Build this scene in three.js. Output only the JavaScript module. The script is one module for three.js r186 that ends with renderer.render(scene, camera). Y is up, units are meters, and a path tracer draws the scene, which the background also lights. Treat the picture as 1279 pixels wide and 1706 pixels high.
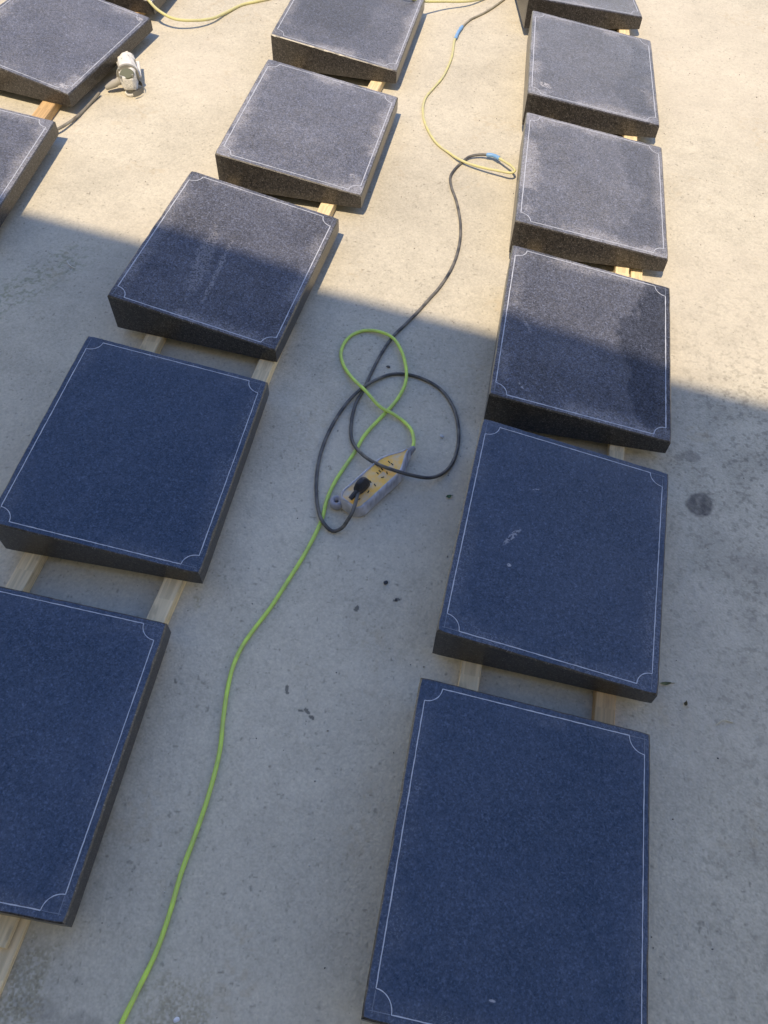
import * as THREE from 'three';
import { mergeGeometries } from 'three/addons/utils/BufferGeometryUtils.js';
import { RoundedBoxGeometry } from 'three/addons/geometries/RoundedBoxGeometry.js';

// ---------- camera ----------
const scene = new THREE.Scene();
const camera = new THREE.PerspectiveCamera(64.97, 768 / 1024, 0.05, 400);
{
  const p = THREE.MathUtils.degToRad(56.754), r = THREE.MathUtils.degToRad(2.782);
  const f = new THREE.Vector3(0, -Math.sin(p), -Math.cos(p)), u0 = new THREE.Vector3(0, Math.cos(p), -Math.sin(p)), r0 = new THREE.Vector3(1, 0, 0);
  const right = r0.clone().multiplyScalar(Math.cos(r)).addScaledVector(u0, Math.sin(r));
  const up = r0.clone().multiplyScalar(-Math.sin(r)).addScaledVector(u0, Math.cos(r));
  camera.position.set(0, 1.597, 0);
  camera.quaternion.setFromRotationMatrix(new THREE.Matrix4().makeBasis(right, up, f.clone().negate()));
  camera.updateMatrixWorld();
}
// ---------- sky, sun, exposure ----------
const SUN = new THREE.Vector3(-0.165, 0.925, 0.335).normalize();
{
  const w = 512, h = 256, d = new Float32Array(w * h * 4);
  for (let j = 0; j < h; j++) for (let i = 0; i < w; i++) {
    const el = ((j + .5) / h - .5) * Math.PI, t = Math.max(0, Math.sin(el));
    const k = Math.pow(1 - t, 2.8);
    const c = [0.085 + 3.35 * k, 0.27 + 3.0 * k, 0.82 + 1.8 * k];
    if (el < 0) { c[0] = .3; c[1] = .29; c[2] = .27; }
    const o = (j * w + i) * 4; d[o] = c[0]; d[o + 1] = c[1]; d[o + 2] = c[2]; d[o + 3] = 1;
  }
  const sky = new THREE.DataTexture(d, w, h, THREE.RGBAFormat, THREE.FloatType);
  sky.mapping = THREE.EquirectangularReflectionMapping; sky.magFilter = sky.minFilter = THREE.LinearFilter;
  sky.colorSpace = THREE.LinearSRGBColorSpace; sky.needsUpdate = true;
  scene.background = sky; scene.environment = sky;
}
const sun = new THREE.DirectionalLight(new THREE.Color(1.0, 0.83, 0.60), 5);
sun.position.copy(SUN).multiplyScalar(40); sun.castShadow = true;
Object.assign(sun.shadow.camera, { left: -8, right: 8, top: 8, bottom: -8, near: 1, far: 80 });
sun.shadow.mapSize.set(4096, 4096); sun.shadow.radius = 1;
scene.add(sun, sun.target);
const renderer = new THREE.WebGLRenderer({ antialias: true });
renderer.setSize(768, 1024);
renderer.toneMapping = THREE.LinearToneMapping;
renderer.toneMappingExposure = 1.0;
renderer.shadowMap.enabled = true; renderer.shadowMap.type = THREE.PCFSoftShadowMap;

// ---------- helpers ----------
let seed = 1;
function srand(s) { seed = s >>> 0 || 1; }
function rnd() { seed = (Math.imul(seed, 1664525) + 1013904223) >>> 0; return seed / 4294967296; }
function hash(x, y, s = 0) { let h = Math.imul(x, 374761393) ^ Math.imul(y, 668265263) ^ Math.imul(s + 7, 974634777); h = Math.imul(h ^ (h >>> 13), 1274126177); h ^= h >>> 16; h = Math.imul(h, 2246822519); return ((h ^ (h >>> 15)) >>> 0) / 4294967296; }
function vn(x, y, s = 0) {
  const xi = Math.floor(x), yi = Math.floor(y), fx = x - xi, fy = y - yi, u = fx * fx * (3 - 2 * fx), v = fy * fy * (3 - 2 * fy);
  const a = hash(xi, yi, s), b = hash(xi + 1, yi, s), c = hash(xi, yi + 1, s), d = hash(xi + 1, yi + 1, s);
  return a + (b - a) * u + (c - a) * v + (a - b - c + d) * u * v;
}
function fbm(x, y, s = 0, n = 4) { let t = 0, a = .5, m = 0; for (let i = 0; i < n; i++) { t += a * vn(x, y, s + i * 17); m += a; a *= .55; x *= 2.07; y *= 2.07; } return t / m; }
const clamp = (x, a = 0, b = 1) => x < a ? a : x > b ? b : x;
const sstep = (a, b, x) => { const t = clamp((x - a) / (b - a)); return t * t * (3 - 2 * t); };
const toS = new Uint8Array(4097); for (let i = 0; i <= 4096; i++) { const x = i / 4096; toS[i] = Math.round(255 * (x <= .0031308 ? 12.92 * x : 1.055 * Math.pow(x, 1 / 2.4) - .055)); }
const s8 = x => toS[Math.round(clamp(x) * 4096)];
function tex(w, h, fn, srgb = true, wrap = THREE.RepeatWrapping) {   // fn(i, j, out) fills linear rgb
  const d = new Uint8Array(w * h * 4), o = [0, 0, 0];
  for (let j = 0; j < h; j++) for (let i = 0; i < w; i++) {
    fn(i, j, o); const k = (j * w + i) * 4;
    if (srgb) { d[k] = s8(o[0]); d[k + 1] = s8(o[1]); d[k + 2] = s8(o[2]); } else { d[k] = clamp(o[0]) * 255; d[k + 1] = clamp(o[1]) * 255; d[k + 2] = clamp(o[2]) * 255; }
    d[k + 3] = 255;
  }
  const t = new THREE.DataTexture(d, w, h); t.wrapS = t.wrapT = wrap; t.magFilter = THREE.LinearFilter; t.minFilter = THREE.LinearMipmapLinearFilter; t.generateMipmaps = true;
  if (srgb) t.colorSpace = THREE.SRGBColorSpace; t.needsUpdate = true; return t;
}
const taken = {};
function numbered(n) { if (!(n in taken)) { taken[n] = 0; return n; } taken[n]++; return n + '_' + String(taken[n]).padStart(3, '0'); }
function mesh(name, geo, mat, parent) { const m = new THREE.Mesh(geo, mat); m.name = name; m.castShadow = m.receiveShadow = true; if (parent) parent.add(m); return m; }
function thing(name, label, category, [x, y, z] = [0, 0, 0], turn = 0, group) {
  const o = new THREE.Group(); o.name = numbered(name); o.position.set(x, y, z); o.rotation.y = turn;
  o.userData = { label, category }; if (group) o.userData.group = group; scene.add(o); return o;
}
const lin = (r, g, b) => new THREE.Color().setRGB(r, g, b);
const std = (r, g, b, rough = .8, more = {}) => new THREE.MeshStandardMaterial({ color: lin(r, g, b), roughness: rough, metalness: 0, ...more });
// quads and triangles -> flat shaded geometry with uv
class Faces {
  constructor() { this.p = []; this.t = []; }
  tri(a, b, c, ua, ub, uc) { this.p.push(...a, ...b, ...c); this.t.push(...ua, ...ub, ...uc); }
  quad(a, b, c, d, ua, ub, uc, ud) { this.tri(a, b, c, ua, ub, uc); this.tri(a, c, d, ua, uc, ud); }
  build() { const g = new THREE.BufferGeometry(); g.setAttribute('position', new THREE.Float32BufferAttribute(this.p, 3)); g.setAttribute('uv', new THREE.Float32BufferAttribute(this.t, 2)); g.computeVertexNormals(); return g; }
}

// ---------- ground ----------
// concrete yard: one sheet; the colour map covers 4.6 m (mirrored beyond), stains are where they lie in the yard
{
  const N = 2048, X0 = -2.3, Z0 = -4.3, S = 4.6;
  const blobs = [ // x, z, rx, rz, turn, strength : dark damp or oil stains
    [.762, -1.114, .033, .045, .5, .6], [.767, -1.26, .026, .02, 0, .28], [.733, -1.252, .014, .012, 0, .22],
    [-.541, -.02, .05, .02, .3, .18], [-.46, 0.0, .04, .02, 0, .2], [.86, -.95, .05, .03, .2, .12], [.79, -.36, .03, .05, .3, .13], [.86, -.2, .06, .03, .1, .15]];
  const map = tex(N, N, (i, j, o) => {
    const x = X0 + (i + .5) / N * S, z = Z0 + (j + .5) / N * S;
    const big = fbm(x * .9, z * .9, 3, 3), mid = fbm(x * 4 + 3, z * 4, 11, 4), sm = fbm(x * 22, z * 22, 23, 3), fine = vn(x * 210, z * 210, 31), grit = hash(i, j, 5), g2 = vn(x * 420, z * 420, 77);
    let a = .455 + .17 * (big - .5) + .11 * (mid - .5) + .07 * (sm - .5) + .075 * (fine - .5) + .08 * (g2 - .5) + .06 * (grit - .5);
    // darker pepper mottles, denser towards the right-hand strip of the yard
    const zone = sstep(.45, .95, x + .35 * (mid - .5)) * sstep(-2.2, -1.2, z);
    const pm = sstep(.56, .72, fbm(x * 95, z * 95, 41, 3)) * (.12 + .6 * zone) * (0.5 + big);
    a *= 1 - .5 * pm - .16 * zone * sstep(.3, .7, fbm(x * 17, z * 17, 45, 4));
    const pore = fbm(x * 130, z * 130, 52, 2); if (pore > .76) a *= 1 - .45 * clamp((pore - .76) * 6);
    // trowel / drag streaks
    a *= 1 + .05 * (fbm(x * 3 + z * 1.2, z * 30 - x * 6, 61, 3) - .5);
    let r = a * 1.10, g = a * 1.0, b = a * .77;
    // cream cement dust in loose patches
    const du = sstep(.5, .72, fbm(x * 1.7 + 9, z * 1.7, 71, 4)) * (.4 + .6 * vn(x * 60, z * 60, 73)) * .35;
    r += (.53 - r) * du; g += (.47 - g) * du; b += (.37 - b) * du;
    // stains
    for (const [bx, bz, rx, rz, t, s] of blobs) {
      const dx = x - bx, dz = z - bz; if (dx * dx + dz * dz > .02) continue;
      const c = Math.cos(t), n = Math.sin(t), e = Math.hypot((dx * c + dz * n) / rx, (dz * c - dx * n) / rz) + .5 * (fbm(x * 45, z * 45, 83, 3) - .5);
      const k = s * (1 - sstep(.72, 1.05, e)) * (.75 + .5 * vn(x * 120, z * 120, 85)); r *= 1 - k; g *= 1 - k; b *= 1 - k * .95;
    }
    // algae and rust speckle at the left edge
    { const d = Math.abs((x + 1.04) * .77 + (z + 1.78) * .55 * 1 - .0) ; const along = (x + 1.04) * .58 - (z + 1.78) * .8;
      if (d < .12 && Math.abs(along) < .25) { const k = (1 - sstep(.02, .09, d)) * (1 - sstep(.12, .24, Math.abs(along))) * sstep(.5, .72, fbm(x * 110, z * 110, 91, 3)); r += (.22 - r) * k * .6; g += (.23 - g) * k * .6; b += (.13 - b) * k * .6; } }
    { const k = .5 * sstep(.62, .8, fbm(x * 9, z * 9, 97, 3)) * sstep(.5, .8, vn(x * 90, z * 90, 99)); r += (.42 - r) * k * .5; g += (.33 - g) * k * .5; b += (.2 - b) * k * .5; }
    // sandy spills
    for (const [bx, bz, rr] of [[-.31, -.025, .075], [-.575, -.06, .08], [-.615, .02, .1], [-.40, -.79, .02]]) {
      const e = Math.hypot(x - bx, z - bz) / rr + 1.5 * (fbm(x * 38, z * 38, 103, 4) - .5);
      if (e < 1) { const k = (1 - sstep(.35, 1, e)) * sstep(.25, .6, vn(x * 300, z * 300, 109)) * (.55 + .45 * vn(x * 260, z * 260, 107)), q = .7 + .6 * hash(i, j, 9); r += (.30 * q - r) * k * .75; g += (.26 * q - g) * k * .75; b += (.16 * q - b) * k * .75; }
    }
    // tyre / boot scuffs, hard black
    for (const [bx, bz, rx, rz, t] of [[-.136, -.552, .009, .004, .7], [-.127, -.541, .008, .0035, .5], [-.150, -.553, .006, .003, .2], [-.183, -.597, .0035, .011, -.3], [.012, -.858, .006, .003, .5], [.037, -.815, .008, .004, -.4], [-.05, -.79, .004, .008, .2]]) {
      const dx = x - bx, dz = z - bz; if (dx * dx + dz * dz > .0015) continue;
      const c = Math.cos(t), n = Math.sin(t), e = Math.hypot((dx * c + dz * n) / rx, (dz * c - dx * n) / rz) + .9 * (fbm(x * 160, z * 160, 111, 2) - .5);
      if (e < 1) { r *= .35; g *= .36; b *= .38; }
    }
    o[0] = r; o[1] = g; o[2] = b;
  }, true, THREE.MirroredRepeatWrapping);
  map.anisotropy = 8;
  const bump = tex(1024, 1024, (i, j, o) => { // tiles over 1.15 m
    const w = (f, s) => { const x = i / 1024 * f, y = j / 1024 * f, m = q => ((q % f) + f) % f; const xi = Math.floor(x), yi = Math.floor(y), fx = x - xi, fy = y - yi; const a = hash(m(xi), m(yi), s), b = hash(m(xi + 1), m(yi), s), c = hash(m(xi), m(yi + 1), s), d = hash(m(xi + 1), m(yi + 1), s); return a + (b - a) * fx + (c - a) * fy + (a - b - c + d) * fx * fy; };
    const v = .35 * w(40, 1) + .3 * w(128, 2) + .35 * w(400, 3); o[0] = o[1] = o[2] = v;
  }, false);
  bump.repeat.set(4, 4);
  const g = new THREE.PlaneGeometry(160, 160); g.rotateX(-Math.PI / 2);
  const p = g.attributes.position, uv = g.attributes.uv;
  for (let i = 0; i < p.count; i++) uv.setXY(i, (p.getX(i) - X0) / S, (p.getZ(i) - Z0) / S);
  const m = mesh('ground', g, new THREE.MeshStandardMaterial({ map, bumpMap: bump, bumpScale: .0016, roughness: .93 }), scene);
  m.userData = { label: 'dusty pale concrete yard with stains and fine grit', category: 'ground', kind: 'structure' };
}

// ---------- the building whose shadow lies across the foreground (behind the camera) ----------
{
  const H = 6, dir = new THREE.Vector3(1, 0, .3).normalize(), nrm = new THREE.Vector3(-dir.z, 0, dir.x);
  const k = (SUN.x * nrm.x + SUN.z * nrm.z) / SUN.y * H;
  const base = new THREE.Vector3(0, 0, -1.744).addScaledVector(nrm, k);
  const t = thing('workshop_front', 'tall pale rendered workshop front standing behind the camera', 'building', [base.x, 0, base.z], Math.atan2(-dir.z, dir.x));
  const rt = tex(256, 256, (i, j, o) => { const v = .5 + .12 * (fbm(i / 26, j / 26, 5, 4) - .5) + .05 * (hash(i, j) - .5); o[0] = v * 1.02; o[1] = v; o[2] = v * .86; });
  rt.repeat.set(14, 3);
  const b = (nm, w, h, d, x, y, z, m) => { const g = new THREE.BoxGeometry(w, h, d); g.translate(x, y, z); return mesh(nm, g, m, t); };
  const wm = new THREE.MeshStandardMaterial({ map: rt, roughness: .9 });
  b('wall_face', 44, H - .18 - .5, .24, 0, .5 + (H - .68) / 2, .17, wm);
  b('plinth', 44, .5, .28, 0, .25, .17, std(.2, .2, .2, .9));
  b('coping', 44, .18, .4, 0, H - .09, .2, std(.4, .39, .37, .85));
}

// ---------- granite slabs ----------
const W = .456, D = .5634, TL = .1136, TR = .0457, HB = .0304, CH = .0035;
const slope = (TR - TL) / W, topY = x => TL + slope * (x + W / 2);   // above the slab's underside
function grain(x, y, s, q = 1) { // metres -> linear grey of a fine-grained dark granite
  const a = vn(x * 640, y * 640, s), b = vn(x * 380 + 9, y * 380, s + 1), c = vn(x * 900, y * 900, s + 2), l = fbm(x * 9, y * 9, s + 3, 3);
  const e = vn(x * 210 + 4, y * 210, s + 6);
  let v = .047 + q * (.04 * (a - .5) + .035 * (b - .5) + .045 * (e - .5)) + .03 * (l - .5);
  if (b > .66) v += q * .07 * (b - .66) / .34 * (.4 + a); if (c > .82) v += q * .06 * (c - .82) / .18; if (a < .3) v *= 1 - .4 * q;
  return Math.max(.006, v);
}
const sideMap = tex(768, 768, (i, j, o) => { const x = i / 768 * .6, y = j / 768 * .6, v = grain(x, y, 300), sp = hash(i >> 1, j >> 1, 4) > .982 ? .17 : 0; o[0] = v * .74 + sp; o[1] = v * .66 + sp; o[2] = v * .6 + sp; }, true, THREE.MirroredRepeatWrapping);
const sideMat = new THREE.MeshStandardMaterial({ map: sideMap, roughness: .3 });
sideMap.repeat.set(1 / .6, 1 / .6);
const lineMat = std(.45, .47, .52, .8), faintMat = std(.16, .18, .22, .7);

const shapes = [0, 1, 2, 3].map(v => {   // worn, unevenly eased arrises: four variants
  const f = new Faces(), ft = new Faces(), w = W / 2, d = D / 2, N = 26, P = [];
  const C = [[-w, -d], [w, -d], [w, d], [-w, d]];
  for (let k = 0; k < 4; k++) for (let i = 0; i < N; i++) {
    const a = C[k], b = C[(k + 1) % 4], t = i / N, x = a[0] + (b[0] - a[0]) * t, z = a[1] + (b[1] - a[1]) * t;
    let c = .0022 + .0013 * hash(i, k, 40 + v); if (hash(i, k, 60 + v) > .95) c += .0012; if (i === 0) c = .003 + .001 * hash(k, v, 9);
    const px = Math.sign(x) * (Math.abs(Math.abs(x) - w) < 1e-6 ? 1 : 0), pz = Math.sign(z) * (Math.abs(Math.abs(z) - d) < 1e-6 ? 1 : 0);
    const q = i === 0 ? .0009 : 0, X = x - px * q, Z = z - pz * q;
    P.push({ k, lo: [X - px * .002, 0, Z - pz * .002], lb: [X, .002, Z], hi: [X, topY(X) - c, Z], top: [X - px * c, topY(X - px * c), Z - pz * c] });
  }
  const M = P.length, uvOf = (k, p) => k % 2 === 0 ? [p[0], p[1]] : [p[2], p[1]], U = p => [(p[0] + w) / W, (p[2] + d) / D];
  const mid = [0, topY(0), 0], low = [0, 0, 0];
  for (let i = 0; i < M; i++) {
    const A = P[i], B = P[(i + 1) % M], k = A.k;
    for (const [s, t] of [['lo', 'lb'], ['lb', 'hi'], ['hi', 'top']]) f.quad(B[s], A[s], A[t], B[t], uvOf(k, B[s]), uvOf(k, A[s]), uvOf(k, A[t]), uvOf(k, B[t]));
    f.tri(low, A.lo, B.lo, [0, 0], [A.lo[0], A.lo[2]], [B.lo[0], B.lo[2]]);
    ft.tri(mid, B.top, A.top, U(mid), U(B.top), U(A.top));
  }
  return { body: f.build(), top: ft.build() };
});
function ribbon(pts, wid, lift = .0005) { // flat strip on the sloping top, with a little unevenness
  const f = new Faces(), L = [], R = [];
  pts.forEach(([x, z], i) => {
    const a = pts[Math.max(0, i - 1)], b = pts[Math.min(pts.length - 1, i + 1)]; let tx = b[0] - a[0], tz = b[1] - a[1]; const l = Math.hypot(tx, tz); tx /= l; tz /= l;
    const h = wid / 2 * (.7 + .6 * rnd());
    L.push([x - tz * h, topY(x - tz * h) + lift, z + tx * h]); R.push([x + tz * h, topY(x + tz * h) + lift, z - tx * h]);
  });
  for (let i = 0; i + 1 < pts.length; i++) f.quad(L[i], L[i + 1], R[i + 1], R[i], [0, 0], [0, 0], [0, 0], [0, 0]);
  return f.build();
}
function topMaps(id, opt) {
  const w = opt.far ? 400 : 560, h = opt.far ? 494 : 692, s = 1000 + id * 40, rough = new Uint8Array(w * h * 4);
  const map = tex(w, h, (i, j, o) => {
    const x = (i + .5) / w * W, z = (j + .5) / h * D;           // from the back-left corner
    let v = grain(x + id, z, s, opt.grain) * opt.tone;
    const sp = hash(i, j, s + 9);
    // dried polishing slurry, plus sunlight painted in as extra pale film on sunlit slabs
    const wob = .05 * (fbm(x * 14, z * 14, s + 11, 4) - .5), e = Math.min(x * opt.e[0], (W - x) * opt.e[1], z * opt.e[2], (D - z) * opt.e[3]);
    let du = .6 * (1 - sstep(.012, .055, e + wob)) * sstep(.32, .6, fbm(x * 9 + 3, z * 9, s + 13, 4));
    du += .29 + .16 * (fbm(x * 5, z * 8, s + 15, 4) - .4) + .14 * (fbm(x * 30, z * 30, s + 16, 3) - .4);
    du *= opt.dustAndSun * (.25 + 1.15 * vn(x * 420, z * 420, s + 17) + .4 * (sp - .5));
    if (opt.wipe) { const q = opt.wipe(x, z, s); du *= 1 - opt.wet * q; v *= 1 - .35 * opt.wet * q; }
    let m = 0;
    for (const [mx, mz, rx, rz, t, k] of opt.marks || []) {
      const dx = x - mx, dz = z - mz, c = Math.cos(t), n = Math.sin(t), q = Math.hypot((dx * c + dz * n) / rx, (dz * c - dx * n) / rz); if (q > 1.3) continue;
      m = Math.max(m, k * (1 - sstep(.55, 1.1, q + .7 * (fbm(x * 90, z * 90, s + 19, 2) - .5))) * sstep(.35, .6, vn(x * 330, z * 330, s + 21)));
    }
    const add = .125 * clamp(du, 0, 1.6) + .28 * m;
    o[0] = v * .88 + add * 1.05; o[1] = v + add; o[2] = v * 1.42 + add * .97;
    const k = (j * w + i) * 4; rough[k] = 0; rough[k + 1] = 255 * clamp((opt.gloss || .2) + .14 * fbm(x * 5, z * 5, s + 25, 4) + .25 * clamp(du) + .3 * m + .06 * (sp - .5)); rough[k + 2] = 0; rough[k + 3] = 255;
  }, true, THREE.ClampToEdgeWrapping);
  map.anisotropy = 8;
  const rt = new THREE.DataTexture(rough, w, h); rt.magFilter = THREE.LinearFilter; rt.needsUpdate = true;
  return new THREE.MeshPhysicalMaterial({ map, roughnessMap: rt, roughness: 1, specularIntensity: opt.spec, ior: opt.ior || 1.5 });
}
function slab(id, x, z, turn, label, opt) {
  srand(100 + id * 7);
  const t = thing('granite_block', label, 'granite block', [x, HB, z], turn, 'dark granite slabs set out in rows on battens');
  mesh('body', shapes[id % 4].body, sideMat, t);
  mesh('top_face', shapes[id % 4].top, topMaps(id, { e: [1, 1, 1, 1], dustAndSun: 1, grain: 1, tone: 1, wet: .35, spec: 1, ...opt }), t);
  const I = () => .0135 + .004 * (rnd() - .5), rad = .031 + .003 * (rnd() - .5);
  const xl = -W / 2 + I(), xr = W / 2 - I(), zb = -D / 2 + I(), zf = D / 2 - I();
  const seg = (a, b, n = 44) => Array.from({ length: n + 1 }, (_, i) => [a[0] + (b[0] - a[0]) * i / n + .0005 * (rnd() - .5), a[1] + (b[1] - a[1]) * i / n + .0005 * (rnd() - .5)]);
  const arc = (cx, cz, a0) => Array.from({ length: 11 }, (_, i) => { const a = a0 + Math.PI / 2 * i / 10; return [cx + rad * Math.cos(a), cz + rad * Math.sin(a)]; });
  const lw = opt.line || .0024;
  mesh('border_line', ribbon(seg([xl + rad, zb], [xr - rad, zb]), lw), lineMat, t);
  mesh('border_line', ribbon(seg([xl + rad, zf], [xr - rad, zf]), lw), lineMat, t);
  mesh('border_line', ribbon(seg([xl, zb + rad], [xl, zf - rad]), lw), lineMat, t);
  mesh('border_line', ribbon(seg([xr, zb + rad], [xr, zf - rad]), lw), lineMat, t);
  for (const [cx, cz, a] of [[xl, zb, 0], [xr, zb, Math.PI / 2], [xr, zf, Math.PI], [xl, zf, 1.5 * Math.PI]]) {
    mesh('corner_arc', ribbon(arc(cx, cz, a), lw * .85), lineMat, t);
    const sx = cx < 0 ? 1 : -1, sz = cz < 0 ? 1 : -1;                        // faint layout lines running on into the corner
    if (rnd() < .75) mesh('layout_line', ribbon(seg([cx, cz + sz * (rad - .002)], [cx, cz - sz * .003], 4), lw * .6), faintMat, t);
    if (rnd() < .6) mesh('layout_line', ribbon(seg([cx + sx * (rad - .002), cz], [cx - sx * .004, cz], 4), lw * .6), faintMat, t);
  }
  return t;
}
const wipeRight = (x, z, s) => sstep(-.012, .014, x - (.345 + .035 * Math.sin(z * 12 + s) + .09 * (fbm(x * 12, z * 9, s, 4) - .5)) + .03 * (fbm(x * 60, z * 60, s + 2, 3) - .5)) * sstep(.0, .02, D - z - .02 + .03 * (vn(x * 30, 2, s) - .5));
const wipeLeft = (x, z, s) => sstep(-.02, .02, .3 - .1 * (z - .3) + .05 * (fbm(5, z * 9, s, 3) - .5) - x) * sstep(0, .1, .42 + .08 * vn(x * 12, 1, s) - z);
slab(1, .2686, -.2699, -.1473, 'nearest granite slab of the right row, cut by the bottom of the picture', { ior: 1.66, gloss: .1, grain: .62, tone: 0.72, line: .0017, dustAndSun: 0.3, marks: [[.2, .5, .006, .002, 0, .8]] });
slab(2, .3912, -.912, -.1904, 'granite slab in the right row with a pale scuff on its upper left', { ior: 1.66, gloss: .1, grain: .68, tone: 0.76, line: .0018, dustAndSun: 0.35, marks: [[.115, .3, .006, .035, .5, .55], [.12, .37, .005, .004, 0, .8], [.15, .16, .012, .004, -.5, .4]] });
slab(3, .5046, -1.5508, -.1483, 'granite slab in the right row crossed by the shadow edge', { spec: .35, grain: .95, wet: .75, tone: .95, dustAndSun: 1.25, wipe: wipeRight, marks: [[.075, .51, .004, .012, -.7, .7], [.07, .3, .006, .03, -.6, .35]] });
slab(4, .591, -2.2201, -.1152, 'fully sunlit granite slab of the right row, just beyond the shadow edge', { spec: .7, grain: 1.05, dustAndSun: 2, wipe: wipeRight, e: [.7, 1.2, 1, .8] });  // film amount is partly dust, partly sun brightness painted into the top colour
slab(5, .6589, -2.8976, -.0883, 'sunlit granite slab of the right row with a white scribble near its left corner', { spec: .7, grain: 1.05, tone: 1.05, dustAndSun: 1.9, wipe: wipeRight, marks: [[.06, .49, .022, .016, .3, 1], [.4, .37, .035, .004, .5, .4]] });
slab(6, .6549, -3.5947, .078, 'farthest granite slab of the right row, cut by the top of the picture', { spec: .7, grain: 1.05, far: 1, dustAndSun: 1.7 });
slab(7, -.6939, -.4461, -.1212, 'nearest granite slab of the middle row, at the bottom left of the picture', { ior: 1.66, gloss: .1, grain: .62, tone: 0.84, line: .0017, dustAndSun: 0.35 });
slab(8, -.5729, -1.1258, -.1423, 'fully shaded granite slab of the middle row, beside the half sunlit one', { ior: 1.66, gloss: .1, grain: .68, tone: 0.72, line: .0018, dustAndSun: 0.3 });
slab(9, -.4602, -1.8051, -.2235, 'granite slab of the middle row crossed by the shadow edge, with a pale smear', { spec: .35, grain: .95, dustAndSun: 1.25, marks: [[.17, .34, .028, .16, -.12, .3], [.22, .36, .008, .14, -.05, .4]] });
slab(10, -.2924, -2.4565, -.1706, 'fully sunlit granite slab of the middle row, whole in the picture', { spec: .7, grain: 1.05, tone: 1.1, dustAndSun: 2, marks: [[.41, .48, .012, .01, 0, .5]] });
slab(11, -.208, -3.173, -.1676, 'farthest granite slab of the middle row, cut by the top of the picture', { spec: .7, grain: 1.05, tone: .95, dustAndSun: 1.8, wipe: wipeLeft });
slab(12, -1.3855, -2.1981, -.1, 'sunlit granite slab cut by the left edge below the angle grinder', { spec: .7, grain: 1.05, far: 1, dustAndSun: 1.5 });
slab(13, -1.2601, -2.9476, -.3081, 'sunlit granite slab of the left row beside the angle grinder', { spec: .7, grain: 1.05, tone: 1.1, dustAndSun: 1.7, marks: [[.42, .53, .02, .012, .4, .8], [.43, .03, .015, .01, .2, .7]] });
slab(14, -1.142, -3.585, -.2, 'granite slab at the top left with the yellow cord hanging over it', { spec: .7, grain: 1.05, far: 1, dustAndSun: 1.5 });

// ---------- wooden battens under the slabs ----------
const woodMaps = [0, 1, 2].map(v => { const t = tex(256, 64, (i, j, o) => {
  const x = i / 256 * .6, y = j / 64 * .12, g = fbm(x * 7 + v * 5, y * 190 + 6 * fbm(x * 5, y * 20, v, 2), 400 + v * 9, 3), st = vn(x * 4, y * 420, 410 + v);
  const kn = 1 - sstep(.004, .014, Math.hypot((x - .2 - .13 * v) * .6, y - .05 - .02 * v)), sp = sstep(.6, .8, fbm(x * 30, y * 60, 430 + v, 3));
  const a = .64 + .34 * (g - .5) + .16 * (st - .5); const d = 1 - .6 * kn - .22 * sp; o[0] = a * 1.17 * d; o[1] = a * .92 * d; o[2] = a * .54 * d;
}); t.repeat.set(1 / .6, 1 / .12); return t; });
const woodMats = woodMaps.map(m => new THREE.MeshStandardMaterial({ map: m, bumpMap: m, bumpScale: .0006, roughness: .78 }));
const darkWood = new THREE.MeshStandardMaterial({ map: woodMaps[1], color: lin(.72, .6, .48), bumpMap: woodMaps[1], bumpScale: .0006, roughness: .82 });
function battenGeo(len, wid, hgt) { // slightly bowed sawn stick with eased edges, along z
  const g = new RoundedBoxGeometry(wid, hgt, len, 1, .0022), p = g.attributes.position, n = g.attributes.normal, uv = g.attributes.uv;
  for (let i = 0; i < p.count; i++) { const x = p.getX(i), y = p.getY(i), z = p.getZ(i); if (Math.abs(n.getZ(i)) > .8) uv.setXY(i, x * .5, y); else if (Math.abs(n.getX(i)) > .8) uv.setXY(i, z, y + .04); else uv.setXY(i, z, x); }
  g.translate(0, hgt / 2, 0); return g;
}
let bn = 0;
function batten(x, z, deg, len, wid, label, mat, hgt = HB - .0008, y = 0) {
  const t = mesh(numbered('wooden_batten'), battenGeo(len, wid, hgt), mat || woodMats[bn++ % 3], scene);
  t.position.set(x, y, z); t.rotation.y = -THREE.MathUtils.degToRad(deg);
  t.userData = { label, category: 'batten', group: 'wooden battens carrying the slabs' }; return t;
}
batten(-.645, -1.536, 8.9, .40, .046, 'pale wooden batten under the left side of the half sunlit middle-row slab');
batten(-.336, -1.452, 10.8, .40, .042, 'pale wooden batten under the right corner of the half sunlit middle-row slab');
batten(-.783, -.83, 11, .40, .041, 'pale wooden batten at the left edge between the two shaded middle-row slabs');
batten(-.464, -.776, 11.5, .40, .041, 'clean pale wooden batten between the two shaded middle-row slabs, right of its pair');
batten(-.610, -.205, 9.8, .20, .038, 'short wooden batten under the nearest middle-row slab, stacked on a longer stick', woodMats[2], .0145, .0151);
batten(-.622, -.06, 9.5, .55, .042, 'long wooden stick at the bottom left corner under a shorter batten', woodMats[0], .0145);
batten(-.88, -.26, 10, .30, .04, 'wooden batten hidden under the left of the nearest middle-row slab');
batten(-.224, -2.149, 12, .40, .042, 'sunlit wooden batten between the half sunlit and the fully sunlit middle-row slabs');
batten(-.535, -2.21, 12, .40, .042, 'wooden batten in the dark gap left of the sunlit batten in the middle row');
batten(-.105, -2.858, 14, .40, .042, 'sunlit wooden batten in the farthest gap of the middle row');
batten(-.405, -2.90, 11, .40, .042, 'wooden batten hidden at the left of the farthest gap in the middle row');
batten(-.34, -3.42, 10, .2, .042, 'wooden batten under the left rear of the farthest middle-row slab');
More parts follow.
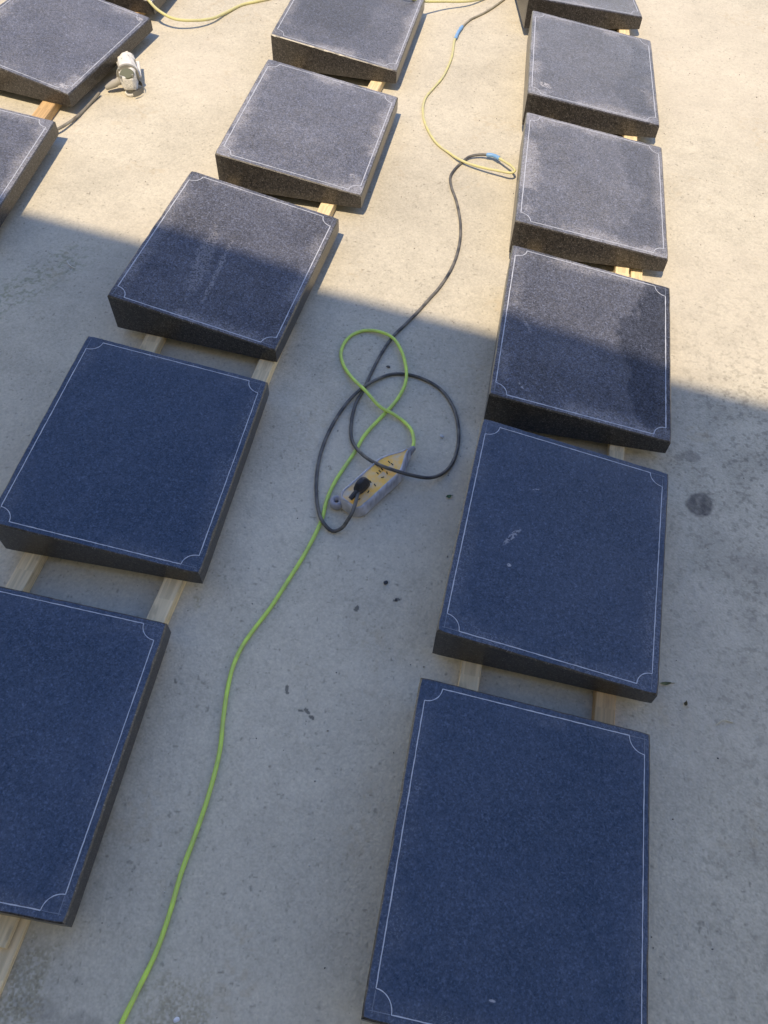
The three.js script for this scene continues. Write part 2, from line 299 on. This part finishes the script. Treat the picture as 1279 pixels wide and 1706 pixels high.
batten(-.03, -3.37, 10, .2, .042, 'wooden batten under the right rear of the farthest middle-row slab');
batten(-1.222, -2.6, 8, .44, .05, 'sunlit wooden batten between the two slabs at the left edge', darkWood);
batten(-1.49, -2.62, 8, .40, .042, 'wooden batten outside the left edge between the left-row slabs');
batten(-1.06, -3.29, 12, .30, .042, 'wooden batten under the right front of the slab at the top left', darkWood);
batten(-1.35, -3.33, 12, .36, .042, 'wooden batten under the left front of the slab at the top left');
batten(-1.25, -1.99, 8, .2, .042, 'wooden batten under the right front of the left-edge slab');
batten(-1.52, -2.0, 8, .2, .042, 'wooden batten under the left front of the left-edge slab');
batten(.194, -.635, 8.9, .40, .042, 'wooden batten with a crack across it between the nearest right-row slabs, left of its pair');
batten(.467, -.579, 9.7, .36, .041, 'stained wooden batten with dark bark between the nearest right-row slabs', darkWood);
batten(.569, -1.241, 10.5, .40, .037, 'small shaded wooden batten end between the second and third right-row slabs');
batten(.275, -1.27, 10, .36, .04, 'wooden batten in the black gap under the half sunlit right-row slab');
batten(.663, -1.905, 9, .36, .04, 'sunlit wooden batten just beyond the half sunlit right-row slab');
batten(.706, -1.885, 9, .14, .034, 'lower offcut of wood lying against the sunlit right-row batten', null, .016);
batten(.405, -1.93, 9, .36, .04, 'wooden batten hidden left behind the half sunlit right-row slab');
batten(.775, -2.59, 7, .40, .045, 'sunlit wooden batten in the gap before the scribbled slab');
batten(.50, -2.60, 7, .36, .04, 'wooden batten hidden left of the gap before the scribbled slab');
batten(.842, -3.3, 5, .40, .04, 'sunlit wooden batten in the farthest gap of the right row');
batten(.53, -3.3, 0, .40, .04, 'wooden batten hidden left of the farthest gap of the right row');
batten(.54, -3.75, -4, .2, .04, 'wooden batten under the left rear of the farthest right-row slab');
batten(.79, -3.75, -4, .2, .04, 'wooden batten under the right rear of the farthest right-row slab');
batten(.15, -.09, 8, .2, .04, 'wooden batten under the left front of the nearest right-row slab');
batten(.40, -.05, 8, .2, .04, 'wooden batten under the right front of the nearest right-row slab');

// ---------- cord routes (metres) ----------
const Y=[[-0.4056,0.0044,0.0409],[-0.394,0.0044,-0.0041],[-0.3785,0.0044,-0.0493],[-0.3578,0.0044,-0.1091],[-0.3454,0.0044,-0.1709],[-0.3363,0.0044,-0.2392],[-0.3223,0.0044,-0.3046],[-0.3086,0.0044,-0.3804],[-0.3006,0.0044,-0.4638],[-0.3037,0.0044,-0.5316],[-0.304,0.0044,-0.5912],[-0.2999,0.0044,-0.64],[-0.2873,0.0044,-0.6854],[-0.2702,0.0044,-0.7211],[-0.2384,0.0044,-0.7792],[-0.2036,0.0044,-0.8559],[-0.1744,0.0044,-0.9237],[-0.1449,0.0044,-1.0153],[-0.1379,0.0044,-1.0693],[-0.1232,0.0044,-1.122],[-0.0783,0.0044,-1.2218],[-0.0577,0.0044,-1.2737],[-0.0122,0.0044,-1.3446],[0.0194,0.0044,-1.3955],[0.0383,0.01,-1.4418],[0.0418,0.0125,-1.4845],[0.0269,0.0115,-1.5615],[-0.0011,0.0125,-1.6131],[-0.0417,0.008,-1.6382],[-0.0818,0.0044,-1.6415],[-0.12,0.0044,-1.6133],[-0.1377,0.0044,-1.5574],[-0.1278,0.0044,-1.5093],[-0.1022,0.009,-1.4612],[-0.0651,0.0215,-1.408],[-0.0297,0.014,-1.3676],[-0.0128,0.0132,-1.3532],[0.0037,0.0125,-1.3448],[0.037,0.006,-1.3244],[0.0589,0.012,-1.2902],[0.0656,0.019,-1.242],[0.0599,0.0185,-1.2219]];
const K=[[-0.062,0.051,-1.069],[-0.067,0.049,-1.0358],[-0.0738,0.043,-1.011],[-0.0842,0.03,-0.9974],[-0.0949,0.015,-0.9881],[-0.1171,0.005,-0.9833],[-0.1398,0.0135,-0.9997],[-0.1576,0.006,-1.0491],[-0.1674,0.0044,-1.1283],[-0.1634,0.0044,-1.211],[-0.1437,0.0044,-1.2947],[-0.1093,0.006,-1.3756],[-0.0745,0.0128,-1.4204],[-0.0338,0.0055,-1.4635],[0.0038,0.0044,-1.4842],[0.0454,0.0044,-1.4858],[0.0931,0.0044,-1.4696],[0.1353,0.0044,-1.4362],[0.1651,0.0044,-1.3822],[0.1785,0.0044,-1.3148],[0.1763,0.0044,-1.2469],[0.1594,0.0044,-1.1916],[0.1354,0.008,-1.1601],[0.1039,0.02,-1.1387],[0.064,0.036,-1.1319],[0.0173,0.048,-1.1364],[-0.0253,0.036,-1.1624],[-0.0656,0.016,-1.2081],[-0.0894,0.005,-1.2559],[-0.0942,0.0044,-1.3076],[-0.0873,0.0044,-1.3722],[-0.0699,0.0044,-1.423],[-0.0482,0.0044,-1.4979],[-0.0253,0.0044,-1.565],[0.0021,0.0044,-1.6262],[0.0373,0.0044,-1.6791],[0.0718,0.0044,-1.7333],[0.103,0.0044,-1.7874],[0.1277,0.0044,-1.8296],[0.1649,0.0044,-1.9183],[0.1873,0.0044,-2.015],[0.1939,0.0044,-2.1208],[0.1819,0.0044,-2.2393],[0.167,0.0044,-2.3097],[0.1634,0.0044,-2.3637],[0.1764,0.0044,-2.4022],[0.1997,0.0044,-2.4435],[0.2275,0.01,-2.4728],[0.2613,0.014,-2.4805],[0.287,0.016,-2.4785]];
const T1=[[0.283,0.016,-2.4782],[0.3046,0.018,-2.4735],[0.3254,0.021,-2.4537]];
const Y2=[[0.3235,0.021,-2.4552],[0.3437,0.025,-2.4291],[0.3618,0.028,-2.403],[0.3708,0.03,-2.373],[0.3581,0.028,-2.3669],[0.3241,0.024,-2.3799],[0.2756,0.018,-2.4013],[0.2263,0.0135,-2.4272],[0.1929,0.0125,-2.4506],[0.1598,0.006,-2.4952],[0.1185,0.0044,-2.5481],[0.0901,0.0044,-2.6164],[0.0726,0.0044,-2.6895],[0.0686,0.0044,-2.766],[0.0793,0.0044,-2.8324],[0.1059,0.0044,-2.8939],[0.1352,0.0044,-2.9591],[0.1575,0.0044,-3.0378],[0.1737,0.0044,-3.1204],[0.1836,0.005,-3.2324],[0.1907,0.006,-3.2609]];
const T2=[[0.187,0.006,-3.2424],[0.1979,0.007,-3.2916],[0.2149,0.007,-3.3397]];
const K2=[[0.2126,0.006,-3.3345],[0.2446,0.0044,-3.3971],[0.3111,0.0044,-3.4692],[0.3855,0.0044,-3.576],[0.4451,0.0044,-3.6848],[0.5291,0.0044,-3.8272]];
const Y3=[[-1.0265,0.098,-3.3311],[-0.9841,0.09,-3.2491],[-0.9514,0.066,-3.2307],[-0.8923,0.042,-3.219],[-0.8163,0.03,-3.2381],[-0.7618,0.018,-3.2827],[-0.72,0.008,-3.3531],[-0.665,0.0044,-3.4316],[-0.6046,0.0044,-3.4672],[-0.5484,0.0044,-3.5027],[-0.4724,0.0044,-3.5917]];
const Y4=[[-0.0966,0.115,-3.3771],[-0.0026,0.1,-3.3438],[0.0521,0.06,-3.4095],[0.1416,0.035,-3.4713],[0.24,0.02,-3.5168],[0.3167,0.006,-3.5858],[0.4199,0.0044,-3.6823]];
const GC=[[-1.072,0.012,-2.7407],[-1.092,0.006,-2.6849],[-1.1056,0.005,-2.6371],[-1.118,0.008,-2.5907],[-1.1343,0.012,-2.5467],[-1.1519,0.016,-2.5102],[-1.18,0.016,-2.48]];

// ---------- cords ----------
const V = a => new THREE.Vector3(...a);
function tube(pts, r, col, dustCol, s, amt = .5) {
  const c = new THREE.CatmullRomCurve3(pts.map(V), false, 'centripetal'), n = pts.length * 7, g = new THREE.TubeGeometry(c, n, r, 10, false);
  const p = g.attributes.position, cl = new Float32Array(p.count * 3);
  for (let i = 0; i < p.count; i++) {
    const x = p.getX(i), z = p.getZ(i), k = clamp(amt * (1.6 * fbm(x * 60 + p.getY(i) * 200, z * 60, s, 3) - .3)) ;
    for (let q = 0; q < 3; q++) cl[i * 3 + q] = col[q] + (dustCol[q] - col[q]) * k;
  }
  g.setAttribute('color', new THREE.BufferAttribute(cl, 3)); return g;
}
const jacket = new THREE.MeshStandardMaterial({ vertexColors: true, roughness: .55 });
const LIME = [.62, .86, .12], DUST = [.46, .43, .34], BLACK = [.03, .032, .038], PALE = [.62, .58, .22];
{
  const m = mesh('extension_cord', tube(Y, .0044, LIME, [.36, .40, .16], 501, .6), jacket, scene);
  m.userData = { label: 'lime green cord running from the socket strip to the bottom of the picture', category: 'cord' };
}
{
  const t = thing('power_cord', 'black cord looped round the socket strip and spliced to a yellow cord with blue tape', 'cord', [0, 0, 0]);
  mesh('black_section', tube(K, .0045, BLACK, [.24, .22, .18], 503, .7), jacket, t);
  mesh('yellow_section', tube(Y2, .0042, PALE, DUST, 504, .6), jacket, t).userData.label = 'dusty yellow stretch of cord between two blue tape joints';
  mesh('grey_section', tube(K2, .0042, [.2, .18, .13], DUST, 505, .6), jacket, t).userData.label = 'dusty olive stretch of cord beyond the far tape joint';
  const tape = new THREE.MeshStandardMaterial({ vertexColors: true, roughness: .45 });
  for (const [P, s] of [[T1, 506], [T2, 507]]) {
    const c = new THREE.CatmullRomCurve3(P.map(V)), g = new THREE.TubeGeometry(c, 24, .0068, 12, false), p = g.attributes.position, cl = new Float32Array(p.count * 3);
    for (let i = 0; i < p.count; i++) { // wrapped turns of tape: stepped radius
      const row = Math.floor(i / 13), q = c.getPoint(row / 24), k = .86 + .2 * hash(row >> 1, 3, s) - (row < 1 || row > 23 ? .3 : 0);
      p.setXYZ(i, q.x + (p.getX(i) - q.x) * k, q.y + (p.getY(i) - q.y) * k, q.z + (p.getZ(i) - q.z) * k);
      const d = .5 * vn(row * .7, i * .3, s); cl.set([.13 + .2 * d, .33 + .1 * d, .62 - .1 * d], i * 3);
    }
    g.setAttribute('color', new THREE.BufferAttribute(cl, 3)); g.computeVertexNormals(); mesh('blue_tape', g, tape, t).userData.label = 'blue insulating tape wrapped round the cord joint';
  }
  // plug standing in the strip
  const plug = thePlug(); plug.position.set(-.0535, .034, -1.086); plug.rotation.y = .887; plug.scale.set(1.5, 1.25, 1.0); t.add(plug);
}
function thePlug() {
  const prof = [[.0, .0085, .013], [.006, .011, .0155], [.016, .0115, .0155], [.027, .0085, .012], [.034, .006, .008], [.036, .003, .004]], n = 16, f = new Faces();
  const R = prof.map(([y, a, b], k) => Array.from({ length: n }, (_, i) => { const t = i / n * Math.PI * 2, c = Math.cos(t), s = Math.sin(t), q = 1 / Math.pow(Math.abs(c) ** 3 + Math.abs(s) ** 3, 1 / 3); return [b * c * q - .12 * y, y, a * s * q]; }));
  for (let k = 0; k + 1 < R.length; k++) for (let i = 0; i < n; i++) { const j = (i + 1) % n; f.quad(R[k][i], R[k + 1][i], R[k + 1][j], R[k][j], [0, 0], [0, 0], [0, 0], [0, 0]); }
  for (let i = 1; i + 1 < n; i++) f.tri(R.at(-1)[0], R.at(-1)[i + 1], R.at(-1)[i], [0, 0], [0, 0], [0, 0]);
  const sleeve = new THREE.CylinderGeometry(.0052, .0075, .026, 12).toNonIndexed(); sleeve.rotateZ(Math.PI / 2 + .25); sleeve.translate(-.018, .013, .003);
  sleeve.deleteAttribute('normal'); sleeve.computeVertexNormals();
  const g = mergeGeometries([f.build(), sleeve]); return mesh('plug', g, std(.022, .024, .03, .5));
}
{
  const m = mesh('yellow_cord', tube(Y3, .0055, PALE, DUST, 511, .5), jacket, scene);
  m.userData = { label: 'thick pale yellow cord hanging in a curve from the top left slab', category: 'cord' };
  const m2 = mesh('yellow_cord_001', tube(Y4, .0048, PALE, DUST, 512, .5), jacket, scene); taken.yellow_cord = 1;
  m2.userData = { label: 'thin yellow cord at the top edge, coming off the farthest middle-row slab', category: 'cord' };
}
// ---------- socket strip ----------
{
  const t = thing('socket_strip', 'grey boat-shaped socket strip with a dusty yellow face and a black plug in it', 'socket strip', [-.0095, 0, -1.143], .887);
  const hw = u => { const a = clamp((u + .133) / .03), b = clamp((.10 - u) / .085); return .040 * Math.pow(clamp(1 - (1 - a) ** 2.2, .0, 1), .5) * (.24 + .76 * sstep(0, 1, b)); };
  const n = 44, out = [];
  for (let i = 0; i <= n; i++) { const u = -.1325 + .2275 * Math.pow(i / n, 1.25); out.push([u, hw(u)]); }
  const loop = ins => { const L = []; const c = .0; for (const [u, h] of out) L.push([clamp(u, -.1325 + ins, .095 - ins * .6), -Math.max(.002, h - ins) + c]); for (const [u, h] of [...out].reverse()) L.push([clamp(u, -.1325 + ins, .095 - ins * .6), Math.max(.002, h - ins) + c]); return L; };
  const rings = [[.004, 0], [.0008, .006], [.0, .014], [.0025, .027], [.005, .034], [.0075, .0375], [.0105, .038], [.0125, .0345]].map(([ins, y]) => loop(ins).map(([u, v]) => [u, y, v + .004]));
  const pos = [], idx = [], m = rings[0].length;
  for (const r of rings) for (const p of r) pos.push(p[0] + .0006 * (vn(p[0] * 90, p[2] * 90 + p[1] * 60, 3) - .5), p[1], p[2] + .0012 * (vn(p[0] * 70, p[1] * 90, 9) - .5));
  for (let k = 0; k + 1 < rings.length; k++) for (let i = 0; i < m; i++) { const j = (i + 1) % m, a = k * m + i, b = k * m + j; idx.push(a, a + m, b, b, a + m, b + m); }
  const g = new THREE.BufferGeometry(); g.setAttribute('position', new THREE.Float32BufferAttribute(pos, 3)); g.setIndex(idx);
  const cl = []; for (let i = 0; i < pos.length; i += 3) { const d = fbm(pos[i] * 60, pos[i + 2] * 60 + pos[i + 1] * 90, 21, 3), e = .5 + .4 * (d - .5) - .12 * (hash(Math.round(pos[i] * 500), Math.round(pos[i + 2] * 500), 4) > .8 ? 1 : 0); cl.push(e, e * .985, e * 1.03); }
  g.setAttribute('color', new THREE.Float32BufferAttribute(cl, 3)); g.computeVertexNormals();
  mesh('housing', g, new THREE.MeshStandardMaterial({ vertexColors: true, roughness: .6, side: THREE.DoubleSide }), t);
  // yellow face
  const sh = new THREE.Shape(loop(.0115).map(([u, v]) => new THREE.Vector2(u, -v)));
  const fg = new THREE.ExtrudeGeometry(sh, { depth: .003, bevelEnabled: false }); fg.rotateX(-Math.PI / 2); fg.translate(0, .0328, .004);
  const fm = tex(256, 128, (i, j, o) => { const u = i / 256, v = j / 128, d = clamp(1.5 * fbm(u * 9, v * 5, 33, 4) - .48 + .25 * vn(u * 60, v * 30, 37) - .12); o[0] = .93 + (.6 - .93) * d; o[1] = .53 + (.56 - .53) * d; o[2] = .09 + (.48 - .09) * d; }, true);
  fm.repeat.set(4, 8); mesh('face_plate', fg, new THREE.MeshStandardMaterial({ map: fm, roughness: .5 }), t);
  const slot = new RoundedBoxGeometry(.0076, .0012, .0025, 1, .0005), sm = std(.008, .008, .008, .7);
  for (const [u, v, r] of [[-.014, -.004, 1.4], [-.006, -.004, 1.4], [.002, -.004, 1.4], [.002, .012, .9], [-.015, .013, -.5], [-.044, .0, 1.2], [-.044, .0145, 1.2], [-.069, .016, .3], [-.1, .014, -.3], [.030, .004, 1.4], [.030, -.006, 1.4]]) { const s = mesh('socket_slot', slot, sm, t); s.position.set(u, .0361, v + .002); s.rotation.y = r; }
  // cord neck with ribs, hanging lug
  const neck = [];
  for (let k = 0; k < 5; k++) { const c = new THREE.TorusGeometry(.0085 - k * .0007, .0022, 8, 16); c.rotateY(Math.PI / 2); c.translate(.094 + k * .0042, .0185, .004); neck.push(c); }
  const core = new THREE.CylinderGeometry(.0062, .0098, .03, 14); core.rotateZ(-Math.PI / 2); core.translate(.1, .0185, .004); neck.push(core);
  mesh('cord_neck', mergeGeometries(neck), std(.27, .27, .29, .6), t);
  const lug = new THREE.TorusGeometry(.0105, .0068, 12, 24); lug.rotateX(Math.PI / 2); lug.scale(1.05, 1.7, 1); lug.translate(-.131, .013, -.027);
  mesh('hanging_lug', lug, std(.3, .3, .34, .6), t);
}
// ---------- angle grinder ----------
{
  const ax = new THREE.Vector3(.05, 0, .18).normalize();
  const t = thing('angle_grinder', 'dusty off-white angle grinder lying beside a left-row slab', 'grinder', [-.985, 0, -2.835], Math.atan2(-ax.z, ax.x)); t.scale.setScalar(1.08);
  // local x runs from tail to gear head
  const dirt = tex(128, 128, (i, j, o) => { const d = fbm(i / 14, j / 14, 71, 4), v = .7 + .36 * (d - .5); const k = sstep(.62, .75, fbm(i / 7, j / 7, 75, 3)) * .45; o[0] = v * (1 - k); o[1] = v * .96 * (1 - k); o[2] = v * .86 * (1 - k); });
  const bm = new THREE.MeshStandardMaterial({ map: dirt, roughness: .85 }), dm = std(.26, .245, .2, .9), gm = std(.13, .135, .09, .9);
  const caked = (g, k) => { const p = g.attributes.position; for (let i = 0; i < p.count; i++) { const x = p.getX(i), y = p.getY(i), z = p.getZ(i), n = k * (fbm(x * 130 + y * 40, z * 130 - y * 90, 88, 3) - .5) * 2; p.setXYZ(i, x, y + n * Math.sign(y - .04), z + n * Math.sign(z)); } g.computeVertexNormals(); };
  const prof = [[0, -.098], [.016, -.098], [.023, -.094], [.0255, -.086], [.0235, -.0835], [.0265, -.081], [.0275, -.072], [.0255, -.0695], [.0285, -.067], [.0295, -.05], [.0285, -.02], [.031, .0], [.0335, .02], [.033, .035], [.0, .036]].map(p => new THREE.Vector2(...p));
  const bg = new THREE.LatheGeometry(prof, 28); bg.rotateZ(-Math.PI / 2); bg.scale(1, .95, 1); bg.rotateZ(.10); bg.translate(0, .041, 0); caked(bg, .006); mesh('motor_body', bg, bm, t);
  for (const s of [-1, 1]) { const vents = []; for (let k = 0; k < 4; k++) { const v = new THREE.BoxGeometry(.0025, .014, .004); v.translate(-.058 + k * .007, .038, s * .0278); vents.push(v); } mesh('vent_slots', mergeGeometries(vents), dm, t); }
  const hg = new RoundedBoxGeometry(.058, .05, .056, 4, .012); { const p = hg.attributes.position; for (let i = 0; i < p.count; i++) { const k = .029 - p.getX(i), q = .72 + .28 * clamp(k / .058); p.setZ(i, p.getZ(i) * q); p.setY(i, p.getY(i) * (.85 + .15 * q)); } hg.computeVertexNormals(); } hg.translate(.06, .045, 0); caked(hg, .006); mesh('gear_head', hg, bm, t);
  const collar = new THREE.CylinderGeometry(.036, .036, .01, 26); collar.rotateZ(Math.PI / 2); collar.translate(.036, .0445, 0); mesh('collar', collar, dm, t);
  const pl = new THREE.CylinderGeometry(.018, .0205, .006, 24); pl.scale(1.0, 1, 1.15); pl.rotateZ(-.42); pl.translate(.071, .0685, 0); mesh('gear_cover', pl, gm, t);
  for (const [sx, sz] of [[.042, .022], [.042, -.02], [.086, .02], [.086, -.018]]) { const c = new THREE.CylinderGeometry(.0035, .0035, .008, 6); c.translate(sx, .068, sz); mesh('screw', c, dm, t); }
  const sp = new THREE.CylinderGeometry(.011, .011, .022, 16); sp.translate(.068, .012, 0); mesh('spindle', sp, dm, t);
  const fl = new THREE.CylinderGeometry(.02, .02, .006, 20); fl.translate(.068, .006, 0); mesh('flange', fl, bm, t);
  const gu = new THREE.CylinderGeometry(.040, .042, .018, 26, 1, true, Math.PI * .55, Math.PI * .9); gu.translate(.062, .017, 0);
  mesh('wheel_guard', gu, new THREE.MeshStandardMaterial({ color: lin(.17, .16, .13), roughness: .8, side: THREE.DoubleSide }), t);
  const lever = new RoundedBoxGeometry(.085, .010, .018, 2, .004); lever.rotateZ(-.06); lever.translate(-.03, .026, -.032); mesh('switch_lever', lever, bm, t);
  const hp = [[0, 0], [.0115, 0], [.0125, .006], [.010, .012], [.0125, .02], [.0105, .036], [.008, .05], [.006, .056], [0, .057]].map(p => new THREE.Vector2(...p));
  const hd = new THREE.LatheGeometry(hp, 18); hd.rotateX(Math.PI / 2); hd.rotateX(.38); hd.translate(.045, .036, .026); mesh('side_grip', hd, std(.36, .34, .29, .85), t);
  t.updateMatrixWorld(true);
  const inv = t.matrixWorld.clone().invert(); const pts = GC.map(p => V(p).applyMatrix4(inv).toArray());
  mesh('cord', tube(pts, .0046, [.13, .11, .08], DUST, 521, .5), jacket, t);
}
// ---------- litter ----------
function leaf(label, x, z, turn, len, wid, col, curl) {
  const f = [], n = 8, pos = [], idx = [];
  for (let i = 0; i <= n; i++) for (let j = -2; j <= 2; j++) { const s = i / n, w = wid * Math.pow(Math.sin(Math.PI * clamp(s * .94 + .03)), .8) * (1 + .15 * hash(i, j + 5, 3)); pos.push((s - .5) * len, .0012 + curl * (Math.abs(j) / 2) ** 2 * .6 + curl * (2 * s - 1) ** 2 + .0008 * hash(i, j, 8), j / 2 * w / 2); }
  for (let i = 0; i < n; i++) for (let j = 0; j < 4; j++) { const a = i * 5 + j; idx.push(a, a + 1, a + 5, a + 1, a + 6, a + 5); }
  const g = new THREE.BufferGeometry(); g.setAttribute('position', new THREE.Float32BufferAttribute(pos, 3)); g.setIndex(idx); g.computeVertexNormals();
  const t = thing('leaf', label, 'leaf', [x, 0, z], turn);
  mesh('blade', g, std(...col, .8, { side: THREE.DoubleSide }), t);
  const st = new THREE.CylinderGeometry(.0006, .0008, len * .4, 6); st.rotateZ(Math.PI / 2); st.translate(len * .62, .0016 + curl * .6, 0); mesh('stalk', st, std(.16, .13, .06, .8), t);
}
leaf('small green leaf on the concrete near the second right-row slab', .154, -1.099, .4, .014, .009, [.07, .13, .06], .002);
leaf('olive withered leaf poking out beside the right corner of a slab', .608, -.649, .1, .024, .007, [.13, .14, .06], .003);
leaf('brown crumpled leaf on the concrete right of the nearest slabs', .643, -.606, 1.2, .010, .007, [.12, .1, .05], .004);
function chip(label, x, z, s, col, name = 'stone_chip') {
  const g = new THREE.IcosahedronGeometry(s, 1), p = g.attributes.position;
  for (let i = 0; i < p.count; i++) { const k = .7 + .6 * vn(p.getX(i) / s * 1.3 + x * 50, p.getY(i) / s * 1.3 + p.getZ(i) / s * 2 + z * 50, 5); p.setXYZ(i, p.getX(i) * k * 1.4, p.getY(i) * k * .55, p.getZ(i) * k); }
  g.computeBoundingBox(); g.translate(0, -g.boundingBox.min.y, 0); g.computeVertexNormals();
  const m = mesh(numbered(name), g, std(...col, .85), scene); m.position.set(x, 0, z); m.rotation.y = x * 40; m.userData = { label, category: 'stone chip' };
}
chip('pale stone chip inside the black cord loop, right of the strip', .136, -1.284, .0045, [.5, .5, .48]);
chip('dark stone chip inside the lime green loop', -.008, -1.513, .004, [.07, .07, .07]);
chip('white stone chip near the bottom edge beside the lime green cord', -.304, -.014, .004, [.7, .7, .72]);
chip('dark chip on the shaded concrete, right of the lime green cord', .012, -.857, .0045, [.05, .055, .06]);
chip('small dark chip next to a slightly larger one on the shaded concrete', .036, -.815, .0032, [.06, .06, .06]);
{
  const c = new THREE.CatmullRomCurve3([[.70, .002, -.566], [.715, .004, -.575], [.735, .002, -.572]].map(V)), m = mesh('dry_straw', new THREE.TubeGeometry(c, 12, .0011, 6), std(.5, .46, .34, .8), scene);
  m.userData = { label: 'curled pale straw on the concrete right of the nearest slab', category: 'straw' };
  const c2 = new THREE.CatmullRomCurve3([[-.965, .002, -1.872], [-.952, .003, -1.853], [-.935, .002, -1.842]].map(V)), m2 = mesh('dry_straw_001', new THREE.TubeGeometry(c2, 10, .0014, 6), std(.6, .58, .5, .8), scene);
  m2.userData = { label: 'short pale straw on the concrete near the left edge', category: 'straw' };
}
// loose grit swept over the yard
{
  const g = new THREE.IcosahedronGeometry(1, 0), N = 1500, im = new THREE.InstancedMesh(g, std(1, 1, 1, .9), N), M = new THREE.Matrix4(), q = new THREE.Quaternion(), col = new THREE.Color();
  srand(77);
  for (let i = 0; i < N; i++) {
    const x = -1.9 + 3.4 * rnd(), z = .15 - 4 * rnd(), s = .0006 + .0014 * rnd() ** 3;
    q.setFromEuler(new THREE.Euler(rnd() * 6, rnd() * 6, rnd() * 6)); M.compose(new THREE.Vector3(x, s * .5, z), q, new THREE.Vector3(s * (.7 + rnd()), s * .7, s)); im.setMatrixAt(i, M);
    const k = rnd(); col.setRGB(...(k < .45 ? [.07, .07, .075] : k < .75 ? [.22, .2, .17] : [.55, .53, .48])); im.setColorAt(i, col);
  }
  im.name = 'loose_grit'; im.castShadow = im.receiveShadow = true;
  im.userData = { label: 'fine loose grit scattered over the concrete yard', category: 'grit', kind: 'stuff' }; scene.add(im);
}
renderer.render(scene, camera);
